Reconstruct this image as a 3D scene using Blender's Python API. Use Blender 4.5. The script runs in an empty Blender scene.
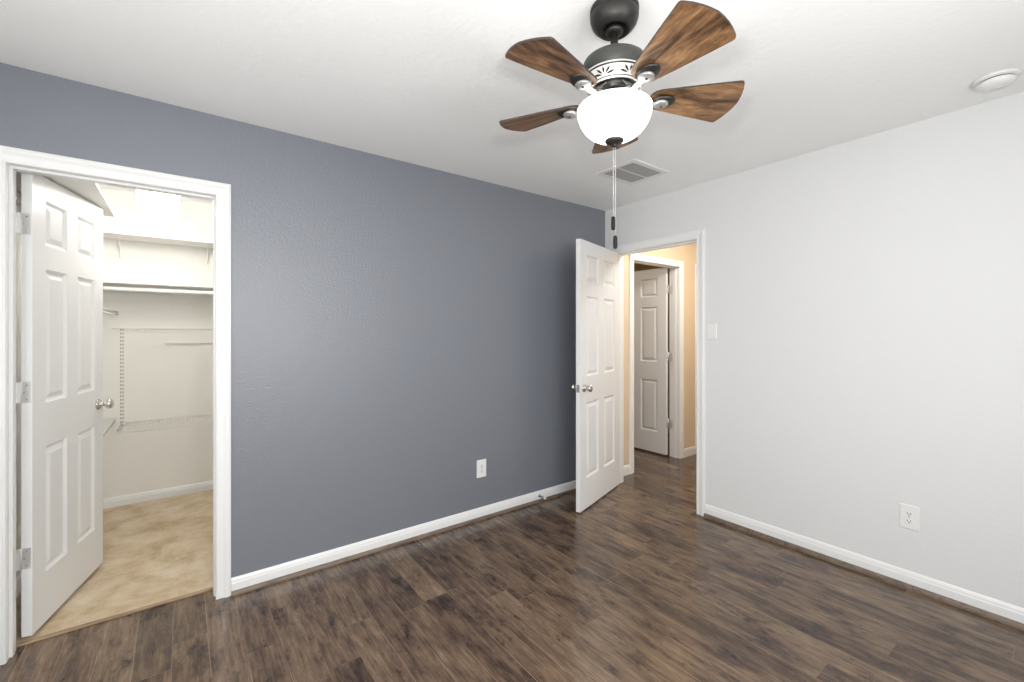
import bpy, math, random
from mathutils import Vector, Matrix

random.seed(7)
PI = math.pi
C = bpy.context.scene
COL = C.collection

# ------------------------------------------------------------------ camera
YAW = 53.106
cam_d = bpy.data.cameras.new('camera')
cam = bpy.data.objects.new('camera', cam_d)
COL.objects.link(cam)
cam.location = (0, 0, 1.348)
cam.rotation_euler = (PI / 2, 0, math.radians(YAW - 90))
cam_d.sensor_width = 36
cam_d.lens = 439.4 / 1024 * 36
cam_d.shift_y = -9.2 / 1024
cam_d.clip_start = 0.02
C.camera = cam

# ------------------------------------------------------------------ world, daylight, exposure
w = bpy.data.worlds.new('world')
C.world = w
w.use_nodes = True
bg = w.node_tree.nodes['Background']
bg.inputs[0].default_value = (0.80, 0.90, 1.0, 1)
bg.inputs[1].default_value = 1.0


def area(name, loc, rot, sx, sy, power, col):
    d = bpy.data.lights.new(name, 'AREA')
    d.shape = 'RECTANGLE'
    d.size, d.size_y = sx, sy
    d.energy = power
    d.color = col
    o = bpy.data.objects.new(name, d)
    COL.objects.link(o)
    o.location = loc
    o.rotation_euler = rot
    return o


# daylight coming in through the two windows (walls behind the camera)
area('daylight_near_window', (0.85, -0.79, 1.45), (math.radians(90), 0, 0), 1.6, 1.2, 40, (1.0, 0.99, 0.975))
area('daylight_left_window', (-1.09, 0.75, 1.45), (math.radians(90), 0, math.radians(-90)), 1.3, 1.2, 22, (1.0, 0.99, 0.975))

# the photographer's flash, held up beside the camera
fl_d = bpy.data.lights.new('photo_flash', 'POINT')
fl_d.energy = 42
fl_d.color = (1.0, 0.995, 0.985)
fl_d.shadow_soft_size = 0.035
fl_o = bpy.data.objects.new('photo_flash', fl_d)
COL.objects.link(fl_o)
fl_o.location = (0.24, 0.19, 1.64)

C.view_settings.view_transform = 'Standard'
C.view_settings.look = 'None'
C.view_settings.exposure = 0.0
C.view_settings.gamma = 1.0
C.view_settings.use_curve_mapping = False

# ------------------------------------------------------------------ numbers of the place (metres)
H = 2.44           # ceiling
YB = 2.67          # blue wall plane
XR = 3.057         # right wall plane
WT = 0.115         # wall thickness
XL, YN = -1.05, -0.75   # left and near walls
CY0, CY1 = YB + WT, 4.54    # closet
CX0, CX1 = -0.68, 1.25
HX0, HX1 = XR + WT, 4.62    # hall
HY0 = 0.9
FX1, FY1 = 5.2, 4.6         # far room


# ------------------------------------------------------------------ materials
def mat(name, col=(0.8, 0.8, 0.8), rough=0.5, metal=0.0, spec=0.5):
    m = bpy.data.materials.new(name)
    m.use_nodes = True
    b = m.node_tree.nodes['Principled BSDF']
    b.inputs['Base Color'].default_value = (*col, 1)
    b.inputs['Roughness'].default_value = rough
    b.inputs['Metallic'].default_value = metal
    b.inputs['Specular IOR Level'].default_value = spec
    return m


class NT:
    def __init__(s, m):
        s.t = m.node_tree
        s.b = s.t.nodes['Principled BSDF']

    def n(s, typ, **kw):
        nd = s.t.nodes.new(typ)
        for k, v in kw.items():
            if k.startswith('i_'):
                key = k[2:]
                nd.inputs[int(key) if key.isdigit() else key.replace('_', ' ')].default_value = v
            else:
                setattr(nd, k, v)
        return nd

    def l(s, a, b):
        s.t.links.new(a, b)

    def math(s, op, a, b=None, c=None, clamp=False):
        nd = s.t.nodes.new('ShaderNodeMath')
        nd.operation = op
        nd.use_clamp = clamp
        for i, v in enumerate((a, b, c)):
            if v is None:
                continue
            if isinstance(v, (int, float)):
                nd.inputs[i].default_value = v
            else:
                s.l(v, nd.inputs[i])
        return nd.outputs[0]

    def mix(s, f, a, b, blend='MIX'):
        nd = s.t.nodes.new('ShaderNodeMix')
        nd.data_type = 'RGBA'
        nd.blend_type = blend
        for sock, v in ((nd.inputs[0], f), (nd.inputs[6], a), (nd.inputs[7], b)):
            if isinstance(v, (int, float)):
                sock.default_value = v
            elif isinstance(v, tuple):
                sock.default_value = (*v, 1)
            else:
                s.l(v, sock)
        return nd.outputs[2]

    def ramp(s, f, stops):
        nd = s.t.nodes.new('ShaderNodeValToRGB')
        el = nd.color_ramp.elements
        while len(el) < len(stops):
            el.new(0.5)
        for e, (p, c) in zip(el, stops):
            e.position = p
            e.color = (*c, 1) if isinstance(c, tuple) else (c, c, c, 1)
        s.l(f, nd.inputs[0])
        return nd.outputs[0]

    def bump(s, h, strength, dist):
        nd = s.n('ShaderNodeBump')
        nd.inputs['Strength'].default_value = strength
        nd.inputs['Distance'].default_value = dist
        s.l(h, nd.inputs['Height'])
        s.l(nd.outputs[0], s.b.inputs['Normal'])


def wall_mat(name, col, rough=0.6, scale=90, strength=0.35, dist=0.003, kind='peel', spec=0.35):
    m = mat(name, col, rough, spec=spec)
    t = NT(m)
    tc = t.n('ShaderNodeTexCoord')
    n1 = t.n('ShaderNodeTexNoise', i_Scale=scale, i_Detail=3.0, i_Roughness=0.5)
    t.l(tc.outputs['Object'], n1.inputs['Vector'])
    if kind == 'peel':
        h = t.ramp(n1.outputs[0], [(0.38, 0.0), (0.62, 1.0)])
    else:      # knockdown
        n2 = t.n('ShaderNodeTexNoise', i_Scale=scale * 0.45, i_Detail=5.0, i_Roughness=0.6)
        t.l(tc.outputs['Object'], n2.inputs['Vector'])
        h1 = t.ramp(n2.outputs[0], [(0.44, 0.0), (0.56, 1.0)])
        h = t.math('ADD', t.math('MULTIPLY', h1, 0.8), t.math('MULTIPLY', n1.outputs[0], 0.35))
    t.bump(h, strength, dist)
    return m


M = {}
M['blue'] = wall_mat('blue_grey_paint', (0.180, 0.192, 0.223), 0.42, 85, 0.30, 0.0020, spec=0.8)
M['white_wall'] = wall_mat('white_wall_paint', (0.72, 0.725, 0.725), 0.6, 75, 0.2, 0.001)
M['ceiling'] = wall_mat('white_ceiling_paint', (0.92, 0.93, 0.925), 0.85, 60, 0.24, 0.0018, 'knock', 0.2)
M['closet_wall'] = wall_mat('cream_closet_paint', (0.81, 0.80, 0.76), 0.7, 75, 0.2, 0.002)
M['hall_wall'] = wall_mat('tan_hall_paint', (0.70, 0.575, 0.415), 0.6, 75, 0.25, 0.002)
M['far_wall'] = wall_mat('tan_room_paint', (0.58, 0.42, 0.25), 0.7, 75, 0.2, 0.002)
M['trim'] = mat('white_trim_enamel', (0.80, 0.805, 0.80), 0.32, spec=0.5)
M['door'] = mat('white_door_enamel', (0.78, 0.785, 0.785), 0.35, spec=0.5)
M['jamb'] = mat('cream_jamb_paint', (0.80, 0.75, 0.64), 0.5)
M['plastic'] = mat('white_plastic', (0.80, 0.80, 0.79), 0.35)
M['slot'] = mat('dark_slot', (0.03, 0.03, 0.03), 0.6)
M['nickel'] = mat('satin_nickel', (0.62, 0.60, 0.57), 0.22, 1.0)
M['hinge'] = mat('brushed_hinge_steel', (0.70, 0.70, 0.69), 0.45, 0.75)
M['bronze'] = mat('dark_bronze', (0.022, 0.021, 0.019), 0.42, 0.35, 0.5)
M['drum'] = mat('dark_bronze_drum', (0.050, 0.052, 0.047), 0.5, 0.3, 0.5)
M['band'] = mat('antique_white_band', (0.55, 0.55, 0.53), 0.45)
M['iron'] = mat('iron_with_bulb_glow', (0.34, 0.34, 0.33), 0.35, 0.55)  # dark arm metal; the bulb's glow on it is put into the pale colour
M['chain'] = mat('bead_chain_metal', (0.60, 0.60, 0.58), 0.35, 0.8)
M['fob'] = mat('dark_wood_fob', (0.010, 0.009, 0.008), 0.6, spec=0.2)
M['vent'] = mat('white_vent_enamel', (0.80, 0.80, 0.79), 0.5)
M['vent_dark'] = mat('dark_vent_inside', (0.10, 0.10, 0.10), 0.9)  # flat dark sheet behind the louvres
M['vent_slat'] = mat('grey_vent_slat', (0.36, 0.36, 0.36), 0.7)
M['shelf'] = mat('white_shelf_board', (0.84, 0.83, 0.79), 0.5)
M['wire'] = mat('white_coated_wire', (0.82, 0.81, 0.77), 0.4)
M['stdwhite'] = mat('white_steel_standard', (0.82, 0.80, 0.74), 0.4)
M['glassw'] = mat('window_frame_vinyl', (0.85, 0.85, 0.85), 0.4)


def glow(name, col, strength, base=(0.9, 0.9, 0.88)):
    m = mat(name, base, 0.3)
    b = m.node_tree.nodes['Principled BSDF']
    b.inputs['Emission Color'].default_value = (*col, 1)
    b.inputs['Emission Strength'].default_value = strength
    return m


M['bowl'] = glow('lit_alabaster_glass', (1.0, 0.965, 0.92), 3.6)
M['closet_glass'] = glow('lit_frosted_glass', (1.0, 0.965, 0.92), 37)
M['hall_glass'] = glow('unseen_hall_lamp_glass', (1.0, 0.965, 0.92), 88)  # glass of the unseen lamp that lights the hall

M['bulb'] = glow('lit_bulb_glass', (1.0, 0.955, 0.90), 22)
M['far_glass'] = glow('added_room_lamp_glass', (1.0, 0.88, 0.70), 22)  # glow of the added lamp in the far room

# window pane
gm = bpy.data.materials.new('clear_glass')
gm.use_nodes = True
gt = gm.node_tree
gt.nodes.clear()
o_ = gt.nodes.new('ShaderNodeOutputMaterial')
mx = gt.nodes.new('ShaderNodeMixShader')
tr = gt.nodes.new('ShaderNodeBsdfTransparent')
gl = gt.nodes.new('ShaderNodeBsdfGlossy')
gl.inputs['Roughness'].default_value = 0.02
mx.inputs[0].default_value = 0.06
gt.links.new(tr.outputs[0], mx.inputs[1])
gt.links.new(gl.outputs[0], mx.inputs[2])
gt.links.new(mx.outputs[0], o_.inputs[0])
M['glass'] = gm


def plank_floor():
    m = mat('dark_wood_planks', (0.1, 0.07, 0.05), 0.3, spec=0.5)
    t = NT(m)
    tc = t.n('ShaderNodeTexCoord')
    sp = t.n('ShaderNodeSeparateXYZ')
    t.l(tc.outputs['Object'], sp.inputs[0])
    X, Y = sp.outputs[0], sp.outputs[1]
    PWID, PLEN = 0.1255, 1.215
    u = t.math('DIVIDE', t.math('SUBTRACT', X, 0.217 - 40 * PWID), PWID)
    row = t.math('FLOOR', u)
    fu = t.math('FRACT', u)
    wn = t.n('ShaderNodeTexWhiteNoise', noise_dimensions='1D')
    t.l(row, wn.inputs['W'])
    off = t.math('MULTIPLY', wn.outputs['Value'], 5.37)
    v = t.math('ADD', t.math('DIVIDE', t.math('ADD', Y, 20.0), PLEN), off)
    colr = t.math('FLOOR', v)
    fv = t.math('FRACT', v)
    # id per plank
    wid = t.n('ShaderNodeTexWhiteNoise', noise_dimensions='2D')
    cb = t.n('ShaderNodeCombineXYZ')
    t.l(row, cb.inputs[0]); t.l(colr, cb.inputs[1])
    t.l(cb.outputs[0], wid.inputs['Vector'])
    rnd = wid.outputs['Value']
    # grain coordinates, shifted per plank
    gc = t.n('ShaderNodeCombineXYZ')
    t.l(t.math('ADD', X, t.math('MULTIPLY', rnd, 31.0)), gc.inputs[0])
    t.l(t.math('ADD', t.math('MULTIPLY', Y, 0.15), t.math('MULTIPLY', rnd, 17.0)), gc.inputs[1])
    t.l(t.math('MULTIPLY', rnd, 9.0), gc.inputs[2])
    g1 = t.n('ShaderNodeTexNoise', i_Scale=30.0, i_Detail=9.0, i_Roughness=0.70, i_Distortion=0.45)
    t.l(gc.outputs[0], g1.inputs['Vector'])
    # fine streaks
    gc2 = t.n('ShaderNodeCombineXYZ')
    t.l(t.math('ADD', X, t.math('MULTIPLY', rnd, 11.0)), gc2.inputs[0])
    t.l(t.math('MULTIPLY', Y, 0.045), gc2.inputs[1])
    t.l(rnd, gc2.inputs[2])
    g2 = t.n('ShaderNodeTexNoise', i_Scale=120.0, i_Detail=4.0, i_Roughness=0.6)
    t.l(gc2.outputs[0], g2.inputs['Vector'])
    # broad worn patches and dark scraped marks
    gc3 = t.n('ShaderNodeCombineXYZ')
    t.l(t.math('ADD', X, t.math('MULTIPLY', rnd, 3.0)), gc3.inputs[0])
    t.l(t.math('MULTIPLY', Y, 0.42), gc3.inputs[1])
    t.l(t.math('MULTIPLY', rnd, 5.0), gc3.inputs[2])
    g3 = t.n('ShaderNodeTexNoise', i_Scale=10.0, i_Detail=6.0, i_Roughness=0.68, i_Distortion=0.3)
    t.l(gc3.outputs[0], g3.inputs['Vector'])
    g4 = t.n('ShaderNodeTexNoise', i_Scale=38.0, i_Detail=8.0, i_Roughness=0.75, i_Distortion=0.5)
    t.l(gc3.outputs[0], g4.inputs['Vector'])
    tone = t.math('ADD', t.math('MULTIPLY', g1.outputs[0], 0.55), t.math('MULTIPLY', g3.outputs[0], 0.47))
    tone = t.math('ADD', tone, t.math('MULTIPLY', t.math('SUBTRACT', g2.outputs[0], 0.5), 0.30))
    tone = t.math('ADD', tone, t.math('MULTIPLY', t.math('SUBTRACT', rnd, 0.5), 0.13))
    colv = t.ramp(tone, [(0.34, (0.040, 0.024, 0.017)), (0.45, (0.084, 0.053, 0.036)),
                         (0.54, (0.138, 0.091, 0.060)), (0.63, (0.195, 0.133, 0.086)),
                         (0.76, (0.31, 0.22, 0.14))])
    # warm / cool variation by plank
    colv = t.mix(t.math('MULTIPLY', wid.outputs['Color'], 0.35), colv, (0.16, 0.085, 0.055), 'MIX') if False else colv
    dark = t.ramp(t.math('MULTIPLY', g4.outputs[0], g3.outputs[0]), [(0.15, 1.0), (0.215, 0.0)])
    colv = t.mix(t.math('MULTIPLY', dark, 0.75), colv, (0.020, 0.013, 0.012))
    # seams
    du = t.math('MINIMUM', fu, t.math('SUBTRACT', 1.0, fu))
    su = t.math('LESS_THAN', du, 0.010)
    dv = t.math('MINIMUM', fv, t.math('SUBTRACT', 1.0, fv))
    sv = t.math('LESS_THAN', dv, 0.0006)
    seam = t.math('MAXIMUM', su, sv)
    seamn = t.n('ShaderNodeTexNoise', i_Scale=3.0)
    t.l(tc.outputs['Object'], seamn.inputs['Vector'])
    vis = t.ramp(seamn.outputs[0], [(0.45, 0.05), (0.62, 0.55)])
    colv = t.mix(t.math('MULTIPLY', seam, vis), colv, (0.36, 0.28, 0.21))
    t.l(colv, t.b.inputs['Base Color'])
    rg = t.math('ADD', 0.13, t.math('MULTIPLY', g1.outputs[0], 0.14))
    t.l(rg, t.b.inputs['Roughness'])
    h = t.math('SUBTRACT', t.math('ADD', t.math('MULTIPLY', g1.outputs[0], 0.5), t.math('MULTIPLY', g2.outputs[0], 0.3)),
               t.math('MULTIPLY', seam, 0.8))
    t.bump(h, 0.12, 0.0012)
    return m


M['planks'] = plank_floor()


def simple_wood(name, stops, scale=18, along=0, rough=0.4, stretch=0.12):
    m = mat(name, (0.2, 0.1, 0.05), rough)
    t = NT(m)
    tc = t.n('ShaderNodeTexCoord')
    mp = t.n('ShaderNodeMapping')
    sc = [1, 1, 1]
    sc[along] = stretch
    mp.inputs['Scale'].default_value = sc
    t.l(tc.outputs['Object'], mp.inputs[0])
    oi = t.n('ShaderNodeObjectInfo')
    ad = t.n('ShaderNodeVectorMath', operation='ADD')
    t.l(mp.outputs[0], ad.inputs[0])
    mul = t.n('ShaderNodeVectorMath', operation='SCALE')
    mul.inputs[0].default_value = (7, 5, 3)
    t.l(oi.outputs['Random'], mul.inputs['Scale'])
    t.l(mul.outputs[0], ad.inputs[1])
    n1 = t.n('ShaderNodeTexNoise', i_Scale=scale, i_Detail=7.0, i_Roughness=0.65, i_Distortion=1.0)
    t.l(ad.outputs[0], n1.inputs['Vector'])
    n2 = t.n('ShaderNodeTexNoise', i_Scale=scale * 5, i_Detail=4.0, i_Roughness=0.6)
    t.l(ad.outputs[0], n2.inputs['Vector'])
    f = t.math('ADD', t.math('MULTIPLY', n1.outputs[0], 0.75), t.math('MULTIPLY', n2.outputs[0], 0.25))
    t.l(t.ramp(f, stops), t.b.inputs['Base Color'])
    t.bump(f, 0.15, 0.001)
    return m


M['blade'] = simple_wood('walnut_blade', [(0.37, (0.028, 0.015, 0.008)), (0.45, (0.095, 0.048, 0.022)),
                                          (0.54, (0.20, 0.105, 0.048)), (0.64, (0.35, 0.20, 0.095))], 18, 0, 0.42, 0.26)
M['blade_edge'] = mat('dark_blade_edge', (0.03, 0.02, 0.014), 0.5)
M['shoe'] = simple_wood('brown_shoe_moulding', [(0.38, (0.09, 0.065, 0.048)), (0.52, (0.17, 0.125, 0.092)),
                                                (0.65, (0.20, 0.15, 0.11))], 22, 0, 0.45, 0.2)
M['strip'] = simple_wood('tan_threshold', [(0.38, (0.20, 0.13, 0.07)), (0.52, (0.32, 0.22, 0.13)),
                                           (0.65, (0.42, 0.31, 0.20))], 22, 0, 0.5, 0.2)


def carpet():
    m = mat('beige_carpet', (0.6, 0.48, 0.33), 0.95, spec=0.1)
    t = NT(m)
    tc = t.n('ShaderNodeTexCoord')
    n1 = t.n('ShaderNodeTexNoise', i_Scale=5.0, i_Detail=6.0, i_Roughness=0.68, i_Distortion=0.4)
    t.l(tc.outputs['Object'], n1.inputs['Vector'])
    n2 = t.n('ShaderNodeTexNoise', i_Scale=230.0, i_Detail=3.0)
    t.l(tc.outputs['Object'], n2.inputs['Vector'])
    f = t.math('ADD', t.math('MULTIPLY', n1.outputs[0], 0.7), t.math('MULTIPLY', n2.outputs[0], 0.3))
    t.l(t.ramp(f, [(0.38, (0.50, 0.37, 0.22)), (0.48, (0.64, 0.51, 0.35)), (0.60, (0.74, 0.64, 0.49))]), t.b.inputs['Base Color'])
    t.bump(n2.outputs[0], 0.8, 0.01)
    return m


M['carpet'] = carpet()


# ------------------------------------------------------------------ mesh helpers
class MB:
    def __init__(s):
        s.v, s.f, s.mi, s.sm = [], [], [], []

    def add(s, vs, fs, mi=0, smooth=False):
        b = len(s.v)
        s.v += [tuple(v) for v in vs]
        for f in fs:
            s.f.append([i + b for i in f])
            s.mi.append(mi)
            s.sm.append(smooth)
        return s

    def box(s, x0, x1, y0, y1, z0, z1, mi=0):
        vs = [(x, y, z) for z in (z0, z1) for y in (y0, y1) for x in (x0, x1)]
        return s.add(vs, [(0, 2, 3, 1), (4, 5, 7, 6), (0, 1, 5, 4), (2, 6, 7, 3), (0, 4, 6, 2), (1, 3, 7, 5)], mi)

    def lathe(s, prof, n=32, c=(0, 0, 0), axis='z', mi=0, cap=True):
        """prof: list of (r, h)."""
        vs = []
        for r, h in prof:
            for k in range(n):
                a = 2 * PI * k / n
                p = (r * math.cos(a), r * math.sin(a), h)
                if axis == 'y':
                    p = (p[0], p[2], p[1])
                elif axis == 'x':
                    p = (p[2], p[0], p[1])
                vs.append((p[0] + c[0], p[1] + c[1], p[2] + c[2]))
        fs = []
        for i in range(len(prof) - 1):
            for k in range(n):
                fs.append((i * n + k, i * n + (k + 1) % n, (i + 1) * n + (k + 1) % n, (i + 1) * n + k))
        s.add(vs, fs, mi, True)
        if cap:
            b = len(s.v) - len(vs)
            for i in (0, len(prof) - 1):
                if prof[i][0] > 1e-5:
                    s.f.append([b + i * n + k for k in range(n)])
                    s.mi.append(mi)
                    s.sm.append(False)
        return s

    def tube(s, pts, r, n=8, mi=0):
        pts = [Vector(p) for p in pts]
        vs = []
        up = Vector((0, 0, 1))
        for i, p in enumerate(pts):
            a = pts[max(0, i - 1)]
            b = pts[min(len(pts) - 1, i + 1)]
            d = (b - a).normalized()
            ref = up if abs(d.dot(up)) < 0.95 else Vector((1, 0, 0))
            x = d.cross(ref).normalized()
            y = d.cross(x).normalized()
            rr = r[i] if isinstance(r, (list, tuple)) else r
            for k in range(n):
                t = 2 * PI * k / n
                vs.append(p + x * rr * math.cos(t) + y * rr * math.sin(t))
        fs = []
        for i in range(len(pts) - 1):
            for k in range(n):
                fs.append((i * n + k, i * n + (k + 1) % n, (i + 1) * n + (k + 1) % n, (i + 1) * n + k))
        fs.append(tuple(range(n))[::-1])
        fs.append(tuple(range((len(pts) - 1) * n, len(pts) * n)))
        return s.add(vs, fs, mi, True)

    def prism(s, poly, z0, z1, mi=0, mi_side=None):
        """poly: (x, y) outline, extruded in z"""
        n = len(poly)
        vs = [(x, y, z0) for x, y in poly] + [(x, y, z1) for x, y in poly]
        b = len(s.v)
        s.add(vs, [tuple(range(n))[::-1], tuple(range(n, 2 * n))], mi)
        for k in range(n):
            s.f.append([b + k, b + (k + 1) % n, b + n + (k + 1) % n, b + n + k])
            s.mi.append(mi if mi_side is None else mi_side)
            s.sm.append(False)
        return s

    def xf(s, mtx):
        s.v = [tuple(mtx @ Vector(v)) for v in s.v]
        return s

    def build(s, name, mats, parent=None, bevel=0, loc=(0, 0, 0), rz=0):
        me = bpy.data.meshes.new(name)
        me.from_pydata(s.v, [], s.f)
        if not isinstance(mats, (list, tuple)):
            mats = [mats]
        for m_ in mats:
            me.materials.append(m_)
        for p, mi, sm in zip(me.polygons, s.mi, s.sm):
            p.material_index = mi
            p.use_smooth = sm
        me.validate()
        import bmesh
        bm = bmesh.new()
        bm.from_mesh(me)
        bmesh.ops.remove_doubles(bm, verts=bm.verts, dist=1e-6)
        bmesh.ops.recalc_face_normals(bm, faces=bm.faces)
        bm.to_mesh(me)
        bm.free()
        o = bpy.data.objects.new(name, me)
        COL.objects.link(o)
        o.location = loc
        o.rotation_euler = (0, 0, rz)
        if parent:
            o.parent = parent
        if bevel:
            b = o.modifiers.new('bevel', 'BEVEL')
            b.width = bevel
            b.segments = 2
            b.limit_method = 'ANGLE'
            b.angle_limit = math.radians(50)
        return o


def struct(o, label=None):
    o['kind'] = 'structure'
    if label:
        o['label'] = label
    return o


def tag(o, label, cat, group=None):
    o['label'] = label
    o['category'] = cat
    if group:
        o['group'] = group
    return o


def thing(name, label, cat, loc=(0, 0, 0), rz=0, group=None):
    o = bpy.data.objects.new(name, None)
    COL.objects.link(o)
    o.location = loc
    o.rotation_euler = (0, 0, rz)
    o.empty_display_size = 0.05
    return tag(o, label, cat, group)


def wall_with_holes(axis, p0, p1, a0, a1, holes, name, mats, z0=0.0, z1=H, face_mi=None):
    """wall of thickness p0..p1 along axis ('x' = normal along x), spanning a0..a1, holes (b0,b1,zb,zt)."""
    m = MB()
    cuts = sorted(set([a0, a1] + [h[0] for h in holes] + [h[1] for h in holes]))

    def bx(b0, b1, zb, zt):
        if axis == 'x':
            m.box(p0, p1, b0, b1, zb, zt)
        else:
            m.box(b0, b1, p0, p1, zb, zt)
    for b0, b1 in zip(cuts, cuts[1:]):
        mid = (b0 + b1) / 2
        hs = [h for h in holes if h[0] <= mid <= h[1]]
        if hs:
            h = hs[0]
            if h[2] > z0:
                bx(b0, b1, z0, h[2])
            bx(b0, b1, h[3], z1)
        else:
            bx(b0, b1, z0, z1)
    # assign material by facing: material index 1 for faces on the p1 side when two materials
    if face_mi is not None:
        ax = 0 if axis == 'x' else 1
        for i, f in enumerate(m.f):
            vals = [m.v[j][ax] for j in f]
            if max(vals) - min(vals) < 1e-6 and abs(vals[0] - p1) < 1e-6:
                m.mi[i] = 1
            elif max(vals) - min(vals) > 1e-6:
                m.mi[i] = 2 if len(mats) > 2 else 0
    return struct(m.build(name, mats))


# ------------------------------------------------------------------ room shell
DO1 = (-0.592, 0.158, 0.0, 2.052)      # closet rough opening in blue wall (x0, x1)
DO2 = (1.768, 2.577, 0.0, 2.052)       # bedroom door rough opening (y0, y1)
DO3 = (3.443, 4.247, 0.0, 2.052)       # hall doorway rough opening

floor = struct(MB().box(XL - 0.3, FX1 + 0.3, YN - 0.3, YB + 0.105, -0.10, 0.0)
               .box(2.2, FX1 + 0.3, YB + 0.105, FY1 + 0.3, -0.10, 0.0).build('floor', M['planks']),
               'dark brown wood plank floor')
ceiling = struct(MB().box(XL - 0.3, FX1 + 0.3, YN - 0.3, FY1 + 0.3, H, H + 0.1).build('ceiling', M['ceiling']),
                 'white textured ceiling')
struct(MB().box(CX0 - 0.1, CX1 + 0.1, YB + 0.105, CY1 + 0.1, -0.10, 0.004).build('floor_closet', M['carpet']),
       'beige carpet on the closet floor')

wall_with_holes('y', YB, CY0, XL - 0.12, XR, [DO1], 'wall_far', [M['blue'], M['closet_wall'], M['white_wall']], face_mi=1)
wall_with_holes('x', XR, HX0, YN - 0.12, YB, [DO2], 'wall_right', [M['white_wall'], M['hall_wall'], M['white_wall']], face_mi=1)
wall_with_holes('y', YB, CY0, XR, FX1, [DO3], 'wall_hall_far', [M['hall_wall'], M['far_wall'], M['hall_wall']], face_mi=1)
WN1 = (0.05, 1.65, 0.85, 2.05)
WL1 = (0.1, 1.4, 0.85, 2.05)
wall_with_holes('y', YN - 0.12, YN, XL - 0.12, XR, [WN1], 'wall_near', [M['white_wall']])
wall_with_holes('x', XL - 0.12, XL, YN, YB, [WL1], 'wall_left', [M['white_wall']])
# closet
struct(MB().box(CX0 - 0.1, CX1 + 0.1, CY1, CY1 + 0.1, 0, H).build('wall_closet_far', M['closet_wall']))
struct(MB().box(CX0 - 0.1, CX0, CY0, CY1, 0, H).build('wall_closet_left', M['closet_wall']))
struct(MB().box(CX1, CX1 + 0.1, CY0, CY1, 0, H).build('wall_closet_right', M['closet_wall']))
# hall
struct(MB().box(HX1, HX1 + 0.1, HY0, YB, 0, H).build('wall_hall_right', M['hall_wall']))
struct(MB().box(HX0, HX1 + 0.1, HY0 - 0.1, HY0, 0, H).build('wall_hall_near', M['hall_wall']))
# room beyond the hall
struct(MB().box(2.4, FX1, FY1, FY1 + 0.1, 0, H).build('wall_beyond_far', M['far_wall']))
struct(MB().box(2.3, 2.4, CY0, FY1, 0, H).build('wall_beyond_left', M['far_wall']))
struct(MB().box(FX1, FX1 + 0.1, CY0, FY1, 0, H).build('wall_beyond_right', M['far_wall']))


# windows behind the camera
def window(n, axis, pos, hole, sgn):
    f = MB()
    b0, b1, z0, z1 = hole

    def bx(m, a, b, c, d, t0, t1):
        if axis == 'y':
            m.box(a, b, pos + t0, pos + t1, c, d)
        else:
            m.box(pos + t0, pos + t1, a, b, c, d)
    fw = 0.05
    bx(f, b0, b1, z0, z0 + fw, -0.03, 0.03)
    bx(f, b0, b1, z1 - fw, z1, -0.03, 0.03)
    bx(f, b0, b0 + fw, z0 + fw, z1 - fw, -0.03, 0.03)
    bx(f, b1 - fw, b1, z0 + fw, z1 - fw, -0.03, 0.03)
    mid = (z0 + z1) / 2
    bx(f, b0 + fw, b1 - fw, mid - 0.02, mid + 0.02, -0.02, 0.02)
    wo = struct(f.build('window_%d' % n, M['glassw']))
    g = MB()
    bx(g, b0 + fw, b1 - fw, z0 + fw, z1 - fw, -0.003, 0.003)
    g.build('pane', M['glass'], wo)


window(1, 'y', YN - 0.085, WN1, 1)
window(2, 'x', XL - 0.085, WL1, 1)

# ------------------------------------------------------------------ trim
CAS = [(0.0, 0.0), (0.0, 0.007), (0.003, 0.010), (0.008, 0.010), (0.011, 0.0075), (0.020, 0.0085),
       (0.032, 0.011), (0.040, 0.015), (0.044, 0.0175), (0.056, 0.0175), (0.0595, 0.0145), (0.0625, 0.0145),
       (0.065, 0.012), (0.065, 0.0)]


def casing(name, axis, plane, out, b0, b1, top, bottom=0.0):
    """door casing around opening b0..b1 on plane; out=+1/-1 the way it projects."""
    m = MB()
    stations = [lambda w: (b0 - w, bottom), lambda w: (b0 - w, top + w), lambda w: (b1 + w, top + w), lambda w: (b1 + w, bottom)]
    n = len(CAS)
    vs = []
    for st in stations:
        for w_, t_ in CAS:
            b, z = st(w_)
            d = plane + out * t_
            vs.append((b, d, z) if axis == 'y' else (d, b, z))
    fs = []
    for i in range(3):
        for k in range(n):
            fs.append((i * n + k, i * n + (k + 1) % n, (i + 1) * n + (k + 1) % n, (i + 1) * n + k))
    fs.append(tuple(range(n)))
    fs.append(tuple(range(3 * n, 4 * n)))
    m.add(vs, fs)
    return m, name


def jamb(axis, p0, p1, b0, b1, top, stop, t=0.02):
    """jamb lining; clear opening b0..b1, z up to top. stop=(s0,s1) band of the door stop."""
    m = MB()

    def bx(a, b, c, d, q0=p0, q1=p1):
        if axis == 'y':
            m.box(a, b, q0, q1, c, d)
        else:
            m.box(q0, q1, a, b, c, d)
    bx(b0 - t, b0, 0, top + t)
    bx(b1, b1 + t, 0, top + t)
    bx(b0, b1, top, top + t)
    s0, s1 = stop
    bx(b0, b0 + 0.010, 0, top - 0.010, s0, s1)
    bx(b1 - 0.010, b1, 0, top - 0.010, s0, s1)
    bx(b0, b1, top - 0.010, top, s0, s1)
    return m


TOP = 2.036
O1 = (-0.572, 0.138)
O2 = (1.788, 2.557)
O3 = (3.463, 4.227)
tn = 0


def trim(m, label, mats=None, bevel=0):
    global tn
    tn += 1
    return struct(m.build('trim_%d' % tn, mats or M['trim'], bevel=bevel), label)


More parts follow.
